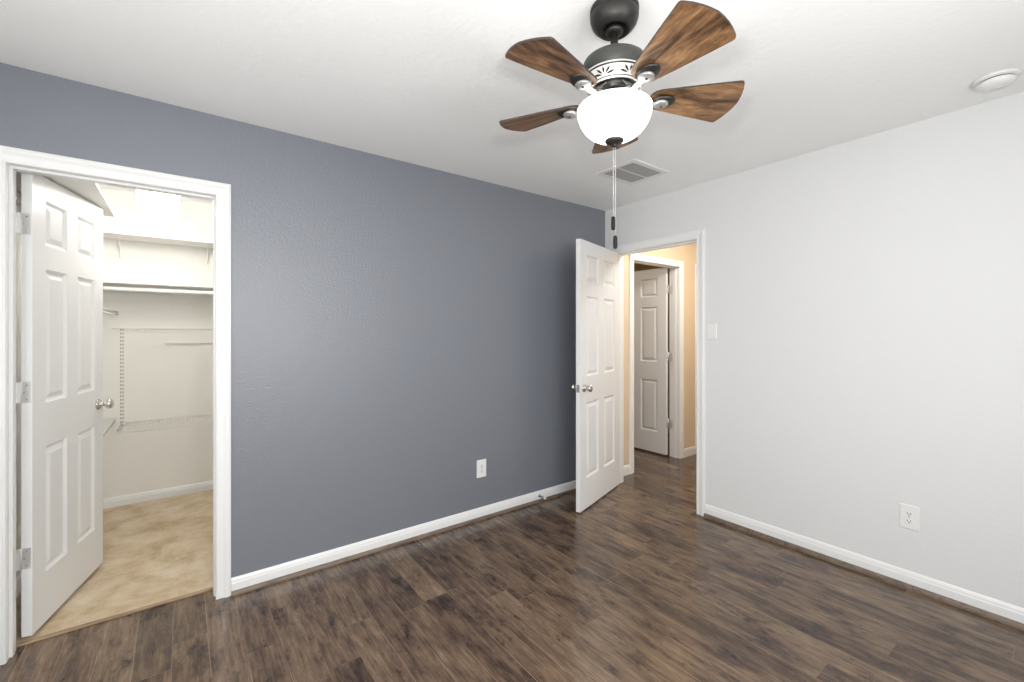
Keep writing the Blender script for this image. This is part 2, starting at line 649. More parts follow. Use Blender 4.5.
m, _ = casing('c', 'y', YB, -1, O1[0] - 0.001, O1[1] - 0.003, TOP)
trim(m, 'white moulded casing round the closet doorway')
j1 = jamb('y', YB, CY0, O1[0], O1[1], TOP, (YB + 0.030, YB + 0.078))
for i, f in enumerate(j1.f):      # hinge-side lining is creamier paint
    xs = [j1.v[k][0] for k in f]
    if False and max(xs) < O1[0] + 0.011:
        j1.mi[i] = 1
jamb_closet = trim(j1, 'jamb lining of the closet doorway', [M['trim'], M['jamb']])
m, _ = casing('c', 'y', CY0, 1, O1[0] - 0.004, O1[1] + 0.004, TOP)
trim(m, 'closet side casing')
m, _ = casing('c', 'x', XR, -1, O2[0] - 0.004, O2[1] + 0.004, TOP)
trim(m, 'white moulded casing round the bedroom doorway')
jamb_bedroom = trim(jamb('x', XR, HX0, O2[0], O2[1], TOP, (XR + 0.045, XR + 0.085)), 'jamb lining of the bedroom doorway')
m, _ = casing('c', 'x', HX0, 1, O2[0] - 0.004, O2[1] + 0.004, TOP)
trim(m, 'hall side casing of the bedroom doorway')
m, _ = casing('c', 'y', YB, -1, O3[0] - 0.004, O3[1] + 0.004, TOP)
trim(m, 'white casing round the doorway across the hall')
jamb_hall = trim(jamb('y', YB, CY0, O3[0], O3[1], TOP, (YB + 0.035, YB + 0.070)), 'jamb lining of the doorway across the hall')
# the next door frame at the end of the hall: casing on the end of the far hall wall
m = MB()
m.prism([(4.535 + w_, YB - t_) for w_, t_ in reversed(CAS)], 0, 2.10)
hc = trim(m, 'white door casing at the end of the hall')
MB().box(4.546, 4.562, YB - 0.021, YB - 0.0165, 1.955, 2.055).build('hinge', M['hinge'], hc)


def baseboard(name, axis, plane, out, a0, a1, h, shoe, hshoe, label=None, z0=0.0):
    prof = [(0, z0), (0.013, z0), (0.013, h - 0.028), (0.0105, h - 0.020), (0.010, h - 0.012), (0.006, h - 0.003), (0.003, h), (0, h)]
    m = MB()
    n = len(prof)
    vs = []
    for a in (a0, a1):
        for t_, z in prof:
            d = plane + out * t_
            vs.append((a, d, z) if axis == 'y' else (d, a, z))
    fs = [(k, (k + 1) % n, n + (k + 1) % n, n + k) for k in range(n)] + [tuple(range(n)), tuple(range(n, 2 * n))]
    m.add(vs, fs)
    o = struct(m.build(name, M['trim']), label)
    if shoe:
        m = MB()
        r = hshoe
        pr = [(0.013, 0.0)] + [(0.013 + 0.013 * math.cos(t * PI / 12), r * math.sin(t * PI / 12)) for t in range(0, 7)]
        n = len(pr)
        vs = []
        for a in (a0, a1):
            for t_, z in pr:
                d = plane + out * t_
                vs.append((a, d, z) if axis == 'y' else (d, a, z))
        fs = [(k, (k + 1) % n, n + (k + 1) % n, n + k) for k in range(n)] + [tuple(range(n)), tuple(range(n, 2 * n))]
        m.add(vs, fs, 0, False)
        s = m.build('shoe_moulding', M['shoe'], o)
        s['label'] = 'brown wood shoe moulding'
    return o


baseboard('baseboard_far', 'y', YB, -1, O1[1] + 0.063, XR - 0.0131, 0.084, True, 0.021, 'white baseboard on the blue wall')
baseboard('baseboard_far_left', 'y', YB, -1, XL, O1[0] - 0.068, 0.084, True, 0.021)
baseboard('baseboard_right', 'x', XR, -1, YN, O2[0] - 0.0695, 0.092, True, 0.028, 'white baseboard on the white wall')
baseboard('baseboard_right_corner', 'x', XR, -1, O2[1] + 0.0695, YB, 0.092, False, 0.02)
baseboard('baseboard_near', 'y', YN, 1, XL, XR - 0.0131, 0.09, True, 0.02)
baseboard('baseboard_left', 'x', XL, 1, YN + 0.0131, YB - 0.0131, 0.09, True, 0.02)
baseboard('baseboard_closet_far', 'y', CY1, -1, CX0, CX1, 0.078, False, 0.02, 'white baseboard in the closet', 0.004)
baseboard('baseboard_closet_left', 'x', CX0, 1, CY0, CY1 - 0.0131, 0.078, False, 0.02, None, 0.004)
baseboard('baseboard_hall_left', 'y', YB, -1, HX0, O3[0] - 0.0695, 0.090, False, 0.02, 'white baseboard in the hall')
baseboard('baseboard_hall_far', 'y', YB, -1, O3[1] + 0.0695, 4.5345, 0.090, False, 0.02, 'short white baseboard at the hall end')
struct(MB().box(O1[0], O1[1], YB + 0.098, YB + 0.122, 0.0, 0.009).build('trim_threshold', M['strip'], bevel=0.003),
       'tan threshold strip between wood and carpet')


# ------------------------------------------------------------------ six-panel doors
def door_slab(W, stile, pw, mull, H_=2.025, T=0.035):
    """slab with x 0..W, y -T..0, z 0..H_; six raised panels both sides"""
    m = MB()
    x1, x2 = stile, stile + pw
    x3, x4 = x2 + mull, W - stile
    xs = [0, x1, x2, x3, x4, W]
    zs = [0, 0.228, 0.800, 1.000, 1.607, 1.717, 1.920, H_]
    for side in (0, 1):
        def P(x, z, d):
            return (x, (-T + d) if side == 0 else -d, z)
        for i in range(5):
            for k in range(7):
                a, b, c, d = xs[i], xs[i + 1], zs[k], zs[k + 1]
                if i in (1, 3) and k in (1, 3, 5):
                    rings = [(0, 0), (0.004, 0.0045), (0.012, 0.0115), (0.019, 0.0115), (0.040, 0.002)]
                    pts = []
                    for ins, dep in rings:
                        pts.append([P(a + ins, c + ins, dep), P(b - ins, c + ins, dep), P(b - ins, d - ins, dep), P(a + ins, d - ins, dep)])
                    for r0, r1 in zip(pts, pts[1:]):
                        for q in range(4):
                            m.add([r0[q], r0[(q + 1) % 4], r1[(q + 1) % 4], r1[q]], [(0, 1, 2, 3)])
                    m.add(pts[-1], [(0, 1, 2, 3)])
                else:
                    m.add([P(a, c, 0), P(b, c, 0), P(b, d, 0), P(a, d, 0)], [(0, 1, 2, 3)])
    # edges, subdivided like the faces so the mesh closes
    for x in (0, W):
        for k in range(7):
            m.add([(x, -T, zs[k]), (x, 0, zs[k]), (x, 0, zs[k + 1]), (x, -T, zs[k + 1])], [(0, 1, 2, 3)])
    for z in (0, H_):
        for i in range(5):
            m.add([(xs[i], -T, z), (xs[i], 0, z), (xs[i + 1], 0, z), (xs[i + 1], -T, z)], [(0, 1, 2, 3)])
    return m


def knob_mesh(side, W, T=0.035, z=0.915):
    """round passage knob at x = W-.06; side -1: on y=-T face, +1: on y=0 face"""
    prof = [(0.0, 0.0), (0.031, 0.0), (0.031, 0.004), (0.026, 0.009), (0.013, 0.011), (0.0115, 0.022), (0.0125, 0.030),
            (0.021, 0.036), (0.0265, 0.045), (0.027, 0.053), (0.0235, 0.061), (0.015, 0.065), (0.0, 0.066)]
    base = -T if side < 0 else 0.0
    m = MB().lathe([(r, base + side * h) for r, h in prof], 24, (W - 0.06, 0, z), 'y')
    return m


HZ = (0.34, 1.06, 1.79)


def hang_door(n, label, loc, rz, W, stile, pw, mull, knobs=(-1, 1), mirror=False):
    """pivot at origin, slab x 0..W.  mirror: slab occupies y 0..T instead"""
    m = door_slab(W, stile, pw, mull)
    if mirror:
        m.v = [(x, -y, z) for x, y, z in m.v]
    d = struct(m.build('door_%d' % n, M['door'], loc=loc, rz=rz), label)
    for s in knobs:
        k = knob_mesh(s, W)
        if mirror:
            k.v = [(x, -y, z) for x, y, z in k.v]
        k.build('door_knob', M['nickel'], d)['label'] = 'satin nickel round knob'
    # latch plate on the free edge
    yy = 0.0175 if mirror else -0.0175
    lp = MB().box(W - 0.001, W + 0.0015, yy - 0.0125, yy + 0.0125, 0.886, 0.944).box(W, W + 0.009, yy - 0.006, yy + 0.006, 0.905, 0.925)
    lp.build('latch_plate', M['nickel'], d)
    return d


def hinge_set(door, rz_jamb, mirror=False, off=(0, 0)):
    """leaf on the hinge edge of the slab, knuckle and jamb leaf; rz_jamb = direction of jamb leaf in the slab's frame"""
    for z in HZ:
        m = MB()
        sg = 1 if mirror else -1
        y0, y1 = sorted((0.0, sg * 0.031))
        m.box(-0.0022, 0.0006, y0, y1, z - 0.045, z + 0.045)
        m.lathe([(0.0, z - 0.047), (0.0055, z - 0.047), (0.0055, z + 0.047), (0.0, z + 0.047)], 12, (-0.004, 0.004 * -sg, 0))
        # screw heads
        for dz in (-0.030, 0.0, 0.030):
            m.lathe([(0.0, -0.0032), (0.0035, -0.0028), (0.0035, -0.002)], 10, (0, sg * (0.018 if dz else 0.010), z + dz), 'x', 1)
        m.build('door_hinge', [M['hinge'], M['nickel']], door)


# closet door: pivot at closet-side corner of the left jamb, swung into the closet ~76 deg
A1 = math.atan2(0.65, 0.16)
d1 = hang_door(1, 'white six-panel closet door standing open into the closet', (-0.556, CY0 + 0.008, 0.026), A1,
               0.662, 0.100, 0.181, 0.100)
# jamb leaf lies on jamb face, pointing toward -Y world = local angle (-90 - A1)
hinge_set(d1, -PI / 2 - A1)

# bedroom door: pivot at room-side corner of the left jamb, swung into the room
A2 = math.atan2(-0.2265, -0.715)
# visible (hall-side) face is on the local +y side after rotation by A2 (x points to -X): slab must sit on -Y world side
d2 = hang_door(2, 'white six-panel bedroom door standing open against the blue wall', (XR - 0.003, O2[1] - 0.006, 0.012), A2,
               0.750, 0.104, 0.216, 0.110, mirror=True)
hinge_set(d2, -A2 + 0.0, mirror=True)

# door across the hall, swung into the far room 90 deg
A3 = math.radians(91.3)
d3 = hang_door(3, 'white six-panel door open in the doorway across the hall', (O3[1] - 0.014, CY0 + 0.012, 0.018), A3,
               0.755, 0.106, 0.216, 0.111, mirror=True)
hinge_set(d3, -PI / 2 - A3, mirror=True)
# the leaves on the jamb faces
for z in HZ:
    for par, bxs in ((jamb_closet, (O1[0], O1[0] + 0.0022, CY0 - 0.036, CY0 + 0.001)),
                     (jamb_bedroom, (XR - 0.001, XR + 0.032, O2[1] - 0.0022, O2[1])),
                     (jamb_hall, (O3[1] - 0.0022, O3[1], CY0 - 0.036, CY0 + 0.001))):
        q = MB().box(*bxs, z + 0.012 - 0.045, z + 0.012 + 0.045)
        if par is jamb_closet:      # wide-throw hinge bridging the gap to the slab
            q.box(O1[0] + 0.001, -0.557, CY0 - 0.001, CY0 + 0.0015, z + 0.026 - 0.045, z + 0.026 + 0.045)
        q.build('hinge_leaf', M['hinge'], par)

# ------------------------------------------------------------------ ceiling fan
FX, FY = 1.169, 0.981
fan = thing('ceiling_fan', 'ceiling fan with five walnut-brown blades and a lit white glass bowl', 'ceiling fan', (FX, FY, H))
ZB = 2.14 - H
# canopy
MB().lathe([(0.0, 0.0), (0.079, 0.0), (0.081, -0.004), (0.081, -0.017), (0.078, -0.019), (0.078, -0.022), (0.0805, -0.024),
            (0.080, -0.034), (0.075, -0.050), (0.066, -0.063), (0.054, -0.074), (0.049, -0.077), (0.045, -0.075), (0.043, -0.066), (0.0, -0.064)], 48
           ).build('canopy', M['bronze'], fan)
MB().lathe([(0.0, -0.062), (0.022, -0.064), (0.030, -0.072), (0.030, -0.080), (0.020, -0.088), (0.0, -0.088)], 32).build('hanger_ball', M['bronze'], fan)
MB().lathe([(0.0, -0.07), (0.0132, -0.07), (0.0132, -0.185), (0.0, -0.185)], 24).build('downrod', M['bronze'], fan)
# motor housing
hs = MB().lathe([(0.0, -0.163), (0.024, -0.163), (0.026, -0.166), (0.060, -0.168), (0.088, -0.173), (0.102, -0.183), (0.107, -0.196),
                 (0.107, -0.236), (0.100, -0.238), (0.0, -0.238)], 56).build('motor_housing', M['drum'], fan)
# ornamented band (cone) with leaf pattern
BZ0, BZ1, BR0, BR1 = -0.236, -0.278, 0.106, 0.083
b = MB().lathe([(0.098, BZ0), (BR0 + 0.003, BZ0), (BR0 + 0.003, BZ0 - 0.005)], 64, cap=False)
b.lathe([(BR0 + 0.003, BZ0 - 0.005), (BR0 - 0.001, BZ0 - 0.007), (BR0 - 0.001, BZ0 - 0.0085)], 64, mi=1, cap=False)
b.lathe([(BR0 - 0.001, BZ0 - 0.0085), (BR1 + 0.004, BZ1 + 0.008)], 64, cap=False)
b.lathe([(BR1 + 0.004, BZ1 + 0.008), (BR1 + 0.0015, BZ1 + 0.0065)], 64, mi=1, cap=False)
b.lathe([(BR1 + 0.0015, BZ1 + 0.0065), (BR1 + 0.003, BZ1 + 0.003), (BR1, BZ1)], 64, cap=False)
b.lathe([(BR1, BZ1), (BR1 - 0.012, BZ1), (BR1 - 0.016, BZ1 + 0.012), (0.0, BZ1 + 0.012)], 64, mi=1, cap=False)


def cone_pt(a, s):      # s: metres down the cone
    r0, z0, r1, z1 = BR0 - 0.001, BZ0 - 0.0085, BR1 + 0.004, BZ1 + 0.008
    f = s / math.hypot(r0 - r1, z0 - z1)
    return (r0 + (r1 - r0) * f, z0 + (z1 - z0) * f)


for k in range(7):
    a0 = 2 * PI * k / 7 + 0.797
    for q, (tilt, ln) in enumerate(((-1.32, 0.034), (-0.80, 0.029), (0.0, 0.022), (0.80, 0.029), (1.32, 0.034))):
        pts = []
        for u_, w_ in ((0.002, 0), (0.3, 0.0020), (0.65, 0.0034), (1.0, 0.0), (0.65, -0.0034), (0.3, -0.0020)):
            l_ = u_ * ln if u_ > 0.01 else 0.004
            px_ = math.sin(tilt) * (l_ + 0.003) + math.cos(tilt) * w_
            py_ = -math.cos(tilt) * (l_ + 0.003) + math.sin(tilt) * w_
            s_ = 0.027 + py_
            r_, z_ = cone_pt(0, s_)
            an = a0 + px_ / r_
            pts.append(((r_ + 0.0012) * math.cos(an), (r_ + 0.0012) * math.sin(an), z_ - 0.0006))
        b.add(pts, [tuple(range(6))], 1)
b.build('ornamental_band', [M['band'], M['bronze']], fan)
# rotor hub and switch housing
MB().lathe([(0.0, -0.262), (0.066, -0.264), (0.068, -0.272), (0.066, -0.285), (0.050, -0.290), (0.0, -0.290)], 48).build('rotor_hub', M['bronze'], fan)
MB().lathe([(0.0, -0.285), (0.040, -0.285), (0.042, -0.305), (0.050, -0.312), (0.056, -0.318), (0.056, -0.324), (0.0, -0.324)],
           48).build('light_fitter', M['bronze'], fan)
MB().lathe([(0.0, -0.32), (0.006, -0.32), (0.006, -0.452), (0.0, -0.452)], 12).build('centre_rod', M['bronze'], fan)
MB().lathe([(0, -0.322), (0.013, -0.322), (0.013, -0.372), (0, -0.372)], 24, (-0.048, -0.060, 0)).build('bulb_socket', M['plastic'], fan)
MB().lathe([(0, -0.372), (0.012, -0.374), (0.019, -0.382), (0.024, -0.394), (0.0255, -0.405), (0.022, -0.418), (0.012, -0.427), (0, -0.430)],
           24, (-0.048, -0.060, 0)).build('light_bulb', M['bulb'], fan)
# bowl (thick-walled, open at top)
RB = 0.1240
zr = 2.100 - H
prof = []
for k in range(0, 15):
    a = k / 14 * PI / 2
    prof.append((RB * math.cos(a) ** 0.82 if k < 14 else 0.0, zr - 0.106 * math.sin(a) ** 1.05))
outer = [(0.1195, zr + 0.006)] + prof
inner = [(max(0, r - 0.004), z + 0.003) for r, z in reversed(outer)]
MB().lathe(outer[:-1] + [(0.012, outer[-1][1])] + [(0.012, inner[0][1])] + inner[1:] + [outer[0]], 56, cap=False).build('glass_bowl', M['bowl'], fan)
zb_ = zr - 0.106
MB().lathe([(0.0, zb_ + 0.004), (0.030, zb_ + 0.004), (0.0315, zb_ - 0.001), (0.028, zb_ - 0.007), (0.015, zb_ - 0.012), (0.009, zb_ - 0.016),
            (0.0085, zb_ - 0.022), (0.0, zb_ - 0.024)], 32).build('finial', M['bronze'], fan)


# pull chains
def chain(dx, dy, z0, zfob, flen, label):
    c = MB()
    z = z0
    n = int((z0 - zfob) / 0.0046)
    for k in range(n):
        zz = z0 - k * 0.0046
        c.lathe([(0.0, zz + 0.0018), (0.0016, zz + 0.0009), (0.0016, zz - 0.0009), (0.0, zz - 0.0018)], 6, (dx, dy, 0), cap=False)
    c.tube([(dx, dy, z0), (dx, dy, zfob)], 0.0007, 5)
    co = c.build('pull_chain', M['chain'], fan)
    co['label'] = label
    f = MB().lathe([(0.0, zfob + 0.003), (0.004, zfob + 0.002), (0.0068, zfob - 0.003), (0.0072, zfob - flen * 0.5), (0.0068, zfob - flen + 0.004),
                    (0.004, zfob - flen), (0.0, zfob - flen - 0.001)], 16, (dx, dy, 0))
    f.build('chain_fob', M['fob'], co)


R_ = Vector((math.sin(math.radians(YAW)), -math.cos(math.radians(YAW))))
chain(-0.0035 * R_.x, -0.0035 * R_.y, zb_ - 0.018, 1.736 - H, 0.044, 'shorter pull chain')
chain(0.0035 * R_.x, 0.0035 * R_.y, zb_ - 0.018, 1.671 - H, 0.042, 'longer pull chain')

# blades
TILT = math.atan(0.0205 / 0.0955)


def blade_outline():
    pts = []
    side = [(0.126, 0.024), (0.134, 0.035), (0.150, 0.044), (0.22, 0.060), (0.30, 0.0775), (0.395, 0.0975)]
    tip = [(0.401, 0.0982), (0.4065, 0.0965), (0.411, 0.091), (0.422, 0.068), (0.430, 0.045), (0.435, 0.022)]
    one = [(0.122, 0.010)] + side + tip
    pts = one + [(0.4375, 0.0)] + [(x, -y) for x, y in reversed(one)]
    return [(x * 0.988, y * 0.99) for x, y in pts]


bl0 = MB().prism(blade_outline(), -0.003, 0.003, 0, 1)
bl0.xf(Matrix.Rotation(-TILT, 4, 'X'))
irn = MB()
# curved arm with disc, coloured pale for the bulb light
arm = [(0.050, 0.0, -0.262 - ZB), (0.075, 0.0, -0.290 - ZB + 0.004), (0.100, 0.0, -0.0185), (0.130, 0.0, -0.0160), (0.150, 0.0, -0.0150)]
for (p, q), (w0, w1) in zip(zip(arm, arm[1:]), ((0.020, 0.014), (0.014, 0.010), (0.010, 0.012), (0.012, 0.014))):
    x0, _, z0 = p
    x1, _, z1 = q
    t_ = 0.0045
    vs = [(x0, -w0, z0), (x0, w0, z0), (x0, w0, z0 - t_), (x0, -w0, z0 - t_), (x1, -w1, z1), (x1, w1, z1), (x1, w1, z1 - t_), (x1, -w1, z1 - t_)]
    irn.add(vs, [(0, 1, 5, 4), (2, 3, 7, 6), (1, 2, 6, 5), (3, 0, 4, 7), (0, 3, 2, 1), (4, 5, 6, 7)])
cap = MB().lathe([(0.0, -0.003), (0.033, -0.003), (0.034, -0.006), (0.031, -0.010), (0.026, -0.013), (0.0, -0.013)], 32)
cap.xf(Matrix.Translation((0.170, 0, 0)) @ Matrix.Diagonal((1.22, 1, 1, 1)))
disc = MB().lathe([(0.0, -0.012), (0.024, -0.012), (0.0255, -0.0145), (0.0245, -0.020), (0.018, -0.0225), (0.0, -0.023)], 32, (0.161, 0, 0))
disc.lathe([(0.0, -0.0262), (0.0035, -0.0258), (0.0045, -0.0222)], 12, (0.163, 0, 0), mi=1)
gus = MB().prism([(0.058, -0.034), (0.085, -0.026), (0.125, -0.008), (0.125, 0.008), (0.085, 0.026), (0.058, 0.034)], -0.016, -0.012)
protos = []
for k in range(5):
    a = math.radians(255.73 + 72 * k)
    if k == 0:
        bo = bl0.build('blade', [M['blade'], M['blade_edge']], fan, loc=(0, 0, ZB), rz=a)
        ao = irn.build('blade_arm', M['iron'], bo, bevel=0.0015)
        co = cap.build('mounting_cap', M['bronze'], bo)
        do = disc.build('mounting_disc', [M['iron'], M['slot']], bo)
        co['label'] = 'dark bronze cap'
        go = gus.build('arm_gusset', M['bronze'], bo)
        protos = [ao, co, do, go]
    else:
        nb = bo.copy()
        COL.objects.link(nb)
        nb.parent = fan
        nb.rotation_euler = (0, 0, a)
        for pr in protos:
            c_ = pr.copy()
            COL.objects.link(c_)
            c_.parent = nb

# ------------------------------------------------------------------ ceiling vent
VX0, VX1, VY0, VY1 = 2.278, 2.656, 1.750, 2.072
v = thing('ceiling_vent', 'white rectangular air return vent with two grey louvred halves on the ceiling', 'vent',
          ((VX0 + VX1) / 2, (VY0 + VY1) / 2, H))
hx, hy = (VX1 - VX0) / 2, (VY1 - VY0) / 2
fr = MB()
e = 0.036
fr.box(-hx, hx, -hy, -hy + e, -0.007, 0).box(-hx, hx, hy - e, hy, -0.007, 0)
fr.box(-hx, -hx + e, -hy + e, hy - e, -0.007, 0).box(hx - e, hx, -hy + e, hy - e, -0.007, 0)
fr.box(-hx + e, hx - e, -0.006, 0.006, -0.006, 0)
fr.build('vent_frame', M['vent'], v, bevel=0.002)
MB().box(-hx + e, hx - e, -hy + e, hy - e, -0.0012, -0.0002).build('vent_backing', M['vent_dark'], v)
for s in (-1, 1):
    g = MB()
    y0, y1 = (0.006, hy - e) if s > 0 else (-hy + e, -0.006)
    n = 9
    for k in range(n):
        yc = y0 + (k + 0.5) * (y1 - y0) / n
        w_ = 0.0050
        g.add([(-hx + e, yc - w_, -0.0015), (hx - e, yc - w_, -0.0015), (hx - e, yc + w_, -0.0052), (-hx + e, yc + w_, -0.0052),
               (-hx + e, yc - w_, -0.0022), (hx - e, yc - w_, -0.0022), (hx - e, yc + w_, -0.0060), (-hx + e, yc + w_, -0.0060)],
              [(0, 1, 2, 3), (4, 5, 6, 7), (0, 1, 5, 4), (2, 3, 7, 6), (0, 3, 7, 4), (1, 2, 6, 5)])
    g.build('louvre_grille', M['vent_slat'], v)

# ------------------------------------------------------------------ smoke detector
sd = thing('smoke_detector', 'round white smoke detector on the ceiling near the white wall', 'smoke detector', (2.80, 0.262, H))
MB().lathe([(0, 0), (0.072, 0), (0.073, -0.004), (0.071, -0.011), (0.060, -0.013), (0, -0.013)], 48).build('base_ring', M['plastic'], sd)
MB().lathe([(0, -0.013), (0.0555, -0.013), (0.0555, -0.0165), (0, -0.0165)], 48).build('vent_gap', M['slot'], sd)
MB().lathe([(0, -0.0165), (0.058, -0.0165), (0.060, -0.020), (0.058, -0.028), (0.050, -0.036), (0.034, -0.041), (0.0, -0.042)], 48).build('cover', M['plastic'], sd)
MB().lathe([(0, -0.040), (0.009, -0.0405), (0.009, -0.0435), (0, -0.044)], 20, (0.012, -0.01, 0)).build('test_button', M['plastic'], sd)


# ------------------------------------------------------------------ outlets and switch
def plate(parent, w_, h_, t_=0.006):
    """wall plate in x (width) / z (height), back at y = 0, front toward -y"""
    m = MB()
    a = 0.004
    vs = [(-w_ / 2, 0, -h_ / 2), (w_ / 2, 0, -h_ / 2), (w_ / 2, 0, h_ / 2), (-w_ / 2, 0, h_ / 2),
          (-w_ / 2, -t_ * 0.45, -h_ / 2), (w_ / 2, -t_ * 0.45, -h_ / 2), (w_ / 2, -t_ * 0.45, h_ / 2), (-w_ / 2, -t_ * 0.45, h_ / 2),
          (-w_ / 2 + a, -t_, -h_ / 2 + a), (w_ / 2 - a, -t_, -h_ / 2 + a), (w_ / 2 - a, -t_, h_ / 2 - a), (-w_ / 2 + a, -t_, h_ / 2 - a)]
    fs = [(0, 1, 2, 3)] + [(k, (k + 1) % 4, 4 + (k + 1) % 4, 4 + k) for k in range(4)] + \
         [(4 + k, 4 + (k + 1) % 4, 8 + (k + 1) % 4, 8 + k) for k in range(4)] + [(8, 9, 10, 11)]
    m.add(vs, fs)
    return m.build('cover_plate', M['plastic'], parent)


def duplex(parent):
    plate(parent, 0.080, 0.126)
    for s in (-1, 1):
        m = MB()
        pts = []
        for k in range(24):
            t_ = 2 * PI * k / 24
            pts.append((0.0168 * math.cos(t_), max(-0.0125, min(0.0125, 0.0168 * math.sin(t_)))))
        n = len(pts)
        vs = [(x, -0.0055, z + s * 0.0195) for x, z in pts] + [(x, -0.0078, z + s * 0.0195) for x, z in pts]
        m.add(vs, [tuple(range(n)), tuple(range(n, 2 * n))] + [(k, (k + 1) % n, n + (k + 1) % n, n + k) for k in range(n)])
        r = m.build('receptacle', M['plastic'], parent)
        sl = MB()
        zc = s * 0.0195
        sl.box(-0.0078, -0.0052, -0.0084, -0.0076, zc - 0.002, zc + 0.0065)
        sl.box(0.0052, 0.0078, -0.0084, -0.0076, zc - 0.002, zc + 0.0065)
        sl.lathe([(0, -0.0084), (0.0030, -0.0084), (0.0030, -0.0076), (0, -0.0076)], 12, (0, 0, zc - 0.0070), 'y')
        sl.build('socket_slot', M['slot'], r)
    MB().lathe([(0, -0.0078), (0.003, -0.0072), (0.0032, -0.0055)], 12, (0, 0, 0), 'y').build('screw', M['nickel'], parent)


o1 = thing('power_outlet', 'white duplex power outlet low on the blue wall', 'outlet', (1.728, YB, 0.362), 0)
duplex(o1)
o2 = thing('power_outlet', 'white duplex power outlet low on the white wall at right', 'outlet', (XR, 0.593, 0.374), -PI / 2)
duplex(o2)
sw = thing('light_switch', 'white rocker light switch on the white wall beside the doorway', 'switch', (XR, 1.668, 1.352), -PI / 2)
plate(sw, 0.072, 0.118)
MB().box(-0.0185, 0.0185, -0.0068, -0.0052, -0.036, 0.036).build('switch_surround', M['plastic'], sw)
rk = MB().add([(-0.016, -0.0066, -0.033), (0.016, -0.0066, -0.033), (0.016, -0.0066, 0.033), (-0.016, -0.0066, 0.033),
               (-0.016, -0.0110, -0.033), (0.016, -0.0110, -0.033), (0.016, -0.0076, 0.0), (-0.016, -0.0076, 0.0),
               (0.016, -0.0072, 0.033), (-0.016, -0.0072, 0.033)],
              [(0, 1, 2, 3), (4, 5, 6, 7), (7, 6, 8, 9), (0, 1, 5, 4), (3, 2, 8, 9), (0, 4, 7, 9, 3), (1, 5, 6, 8, 2)])
rk.build('rocker', M['plastic'], sw)

# ------------------------------------------------------------------ spring door stop
ds = thing('door_stop', 'small spring door stop sticking out of the baseboard behind the open door', 'door stop', (2.262, YB - 0.013, 0.050), 0)
MB().lathe([(0, 0), (0.011, 0), (0.011, -0.004), (0.006, -0.008), (0, -0.008)], 20, (0, 0, 0), 'y').build('mounting_base', M['nickel'], ds)
sp = []
for k in range(0, 14 * 10 + 1):
    a = 2 * PI * k / 10
    sp.append((0.0055 * math.cos(a), -0.006 - k / 140 * 0.058, 0.0055 * math.sin(a)))
MB().tube(sp, 0.0013, 5).build('spring', M['nickel'], ds)
MB().lathe([(0, -0.062), (0.0075, -0.062), (0.0085, -0.066), (0.0085, -0.076), (0.006, -0.080), (0, -0.080)], 20, (0, 0, 0), 'y').build('rubber_tip', M['plastic'], ds)


# ------------------------------------------------------------------ closet fittings
def board(name, parent, x0, x1, y0, y1, z, t_=0.018, bevel=0.002, mt='shelf'):
    return MB().box(x0, x1, y0, y1, z, z + t_).build(name, M[mt], parent, bevel=bevel)


def l_bracket(parent, x, y_wall, z, depth=0.20, drop=0.16, sgn=-1):
    """pressed steel shelf bracket under a shelf, in the plane x, wall at y_wall, arm toward sgn*y"""
    m = MB()
    m.box(x - 0.012, x + 0.012, y_wall - 0.003, y_wall, z - drop, z)
    m.box(x - 0.012, x + 0.012, y_wall - depth, y_wall - 0.003, z - 0.003, z)
    pts = []
    for k in range(9):
        t_ = k / 8
        a = t_ * PI / 2
        pts.append((x, y_wall - 0.004 - 0.85 * depth * (1 - math.cos(a)), z - drop * 0.85 * (1 - math.sin(a)) - 0.003))
    m.tube(pts, 0.0055, 6)
    return m.build('bracket', M['stdwhite'], parent, bevel=0)


us = thing('closet_shelf', 'upper white board shelf on brackets along the closet far wall', 'shelf', (0, CY1, 2.06), 0)
board('shelf_board', us, CX0 + 0.002, CX1 - 0.002, -0.27, -0.001, 0.0)
for x in (-0.383, 0.172, 0.75):
    l_bracket(us, x, -0.001, 0.0)
ls = thing('closet_shelf', 'middle white board shelf with a hanging rod in the closet', 'shelf', (0, CY1, 1.702), 0)
board('shelf_board', ls, CX0 + 0.002, CX1 - 0.002, -0.27, -0.001, 0.0, 0.016)
MB().box(CX0 + 0.002, CX1 - 0.002, -0.020, -0.001, -0.040, 0.0).build('cleat', M['trim'], ls, bevel=0.002)
MB().tube([(CX0 + 0.002, -0.255, -0.043), (CX1 - 0.002, -0.255, -0.043)], 0.0155, 16).build('hanging_rod', M['trim'], ls)
lf = thing('closet_shelf', 'high white board shelf along the closet left wall', 'shelf', (CX0, 0, 2.06), 0)
board('shelf_board', lf, 0.001, -0.333 - CX0, CY0 + 0.001, 3.66, 0.0, 0.018)
br = MB()
br.box(0.001, 0.28, 3.30, 3.318, -0.018, 0).box(0.001, 0.018, CY0 + 0.002, 3.64, -0.05, 0.0)
br.build('support_cleat', M['shelf'], lf)


def wire_shelf_mesh(L, D, lip=0.03, pitch=0.026):
    """wires run in depth (-y) from wall; long rods along x"""
    m = MB()
    r = 0.0022
    n = int(L / pitch)
    for k in range(n + 1):
        x = k * L / n
        m.tube([(x, -0.006, 0), (x, -D, 0), (x, -D - 0.002, -lip)], 0.0013, 4)
    for y, z in ((-0.008, -0.002), (-D * 0.5, -0.003), (-D, -0.002), (-D - 0.002, -lip)):
        m.tube([(0, y, z), (L, y, z)], r, 6)
    return m


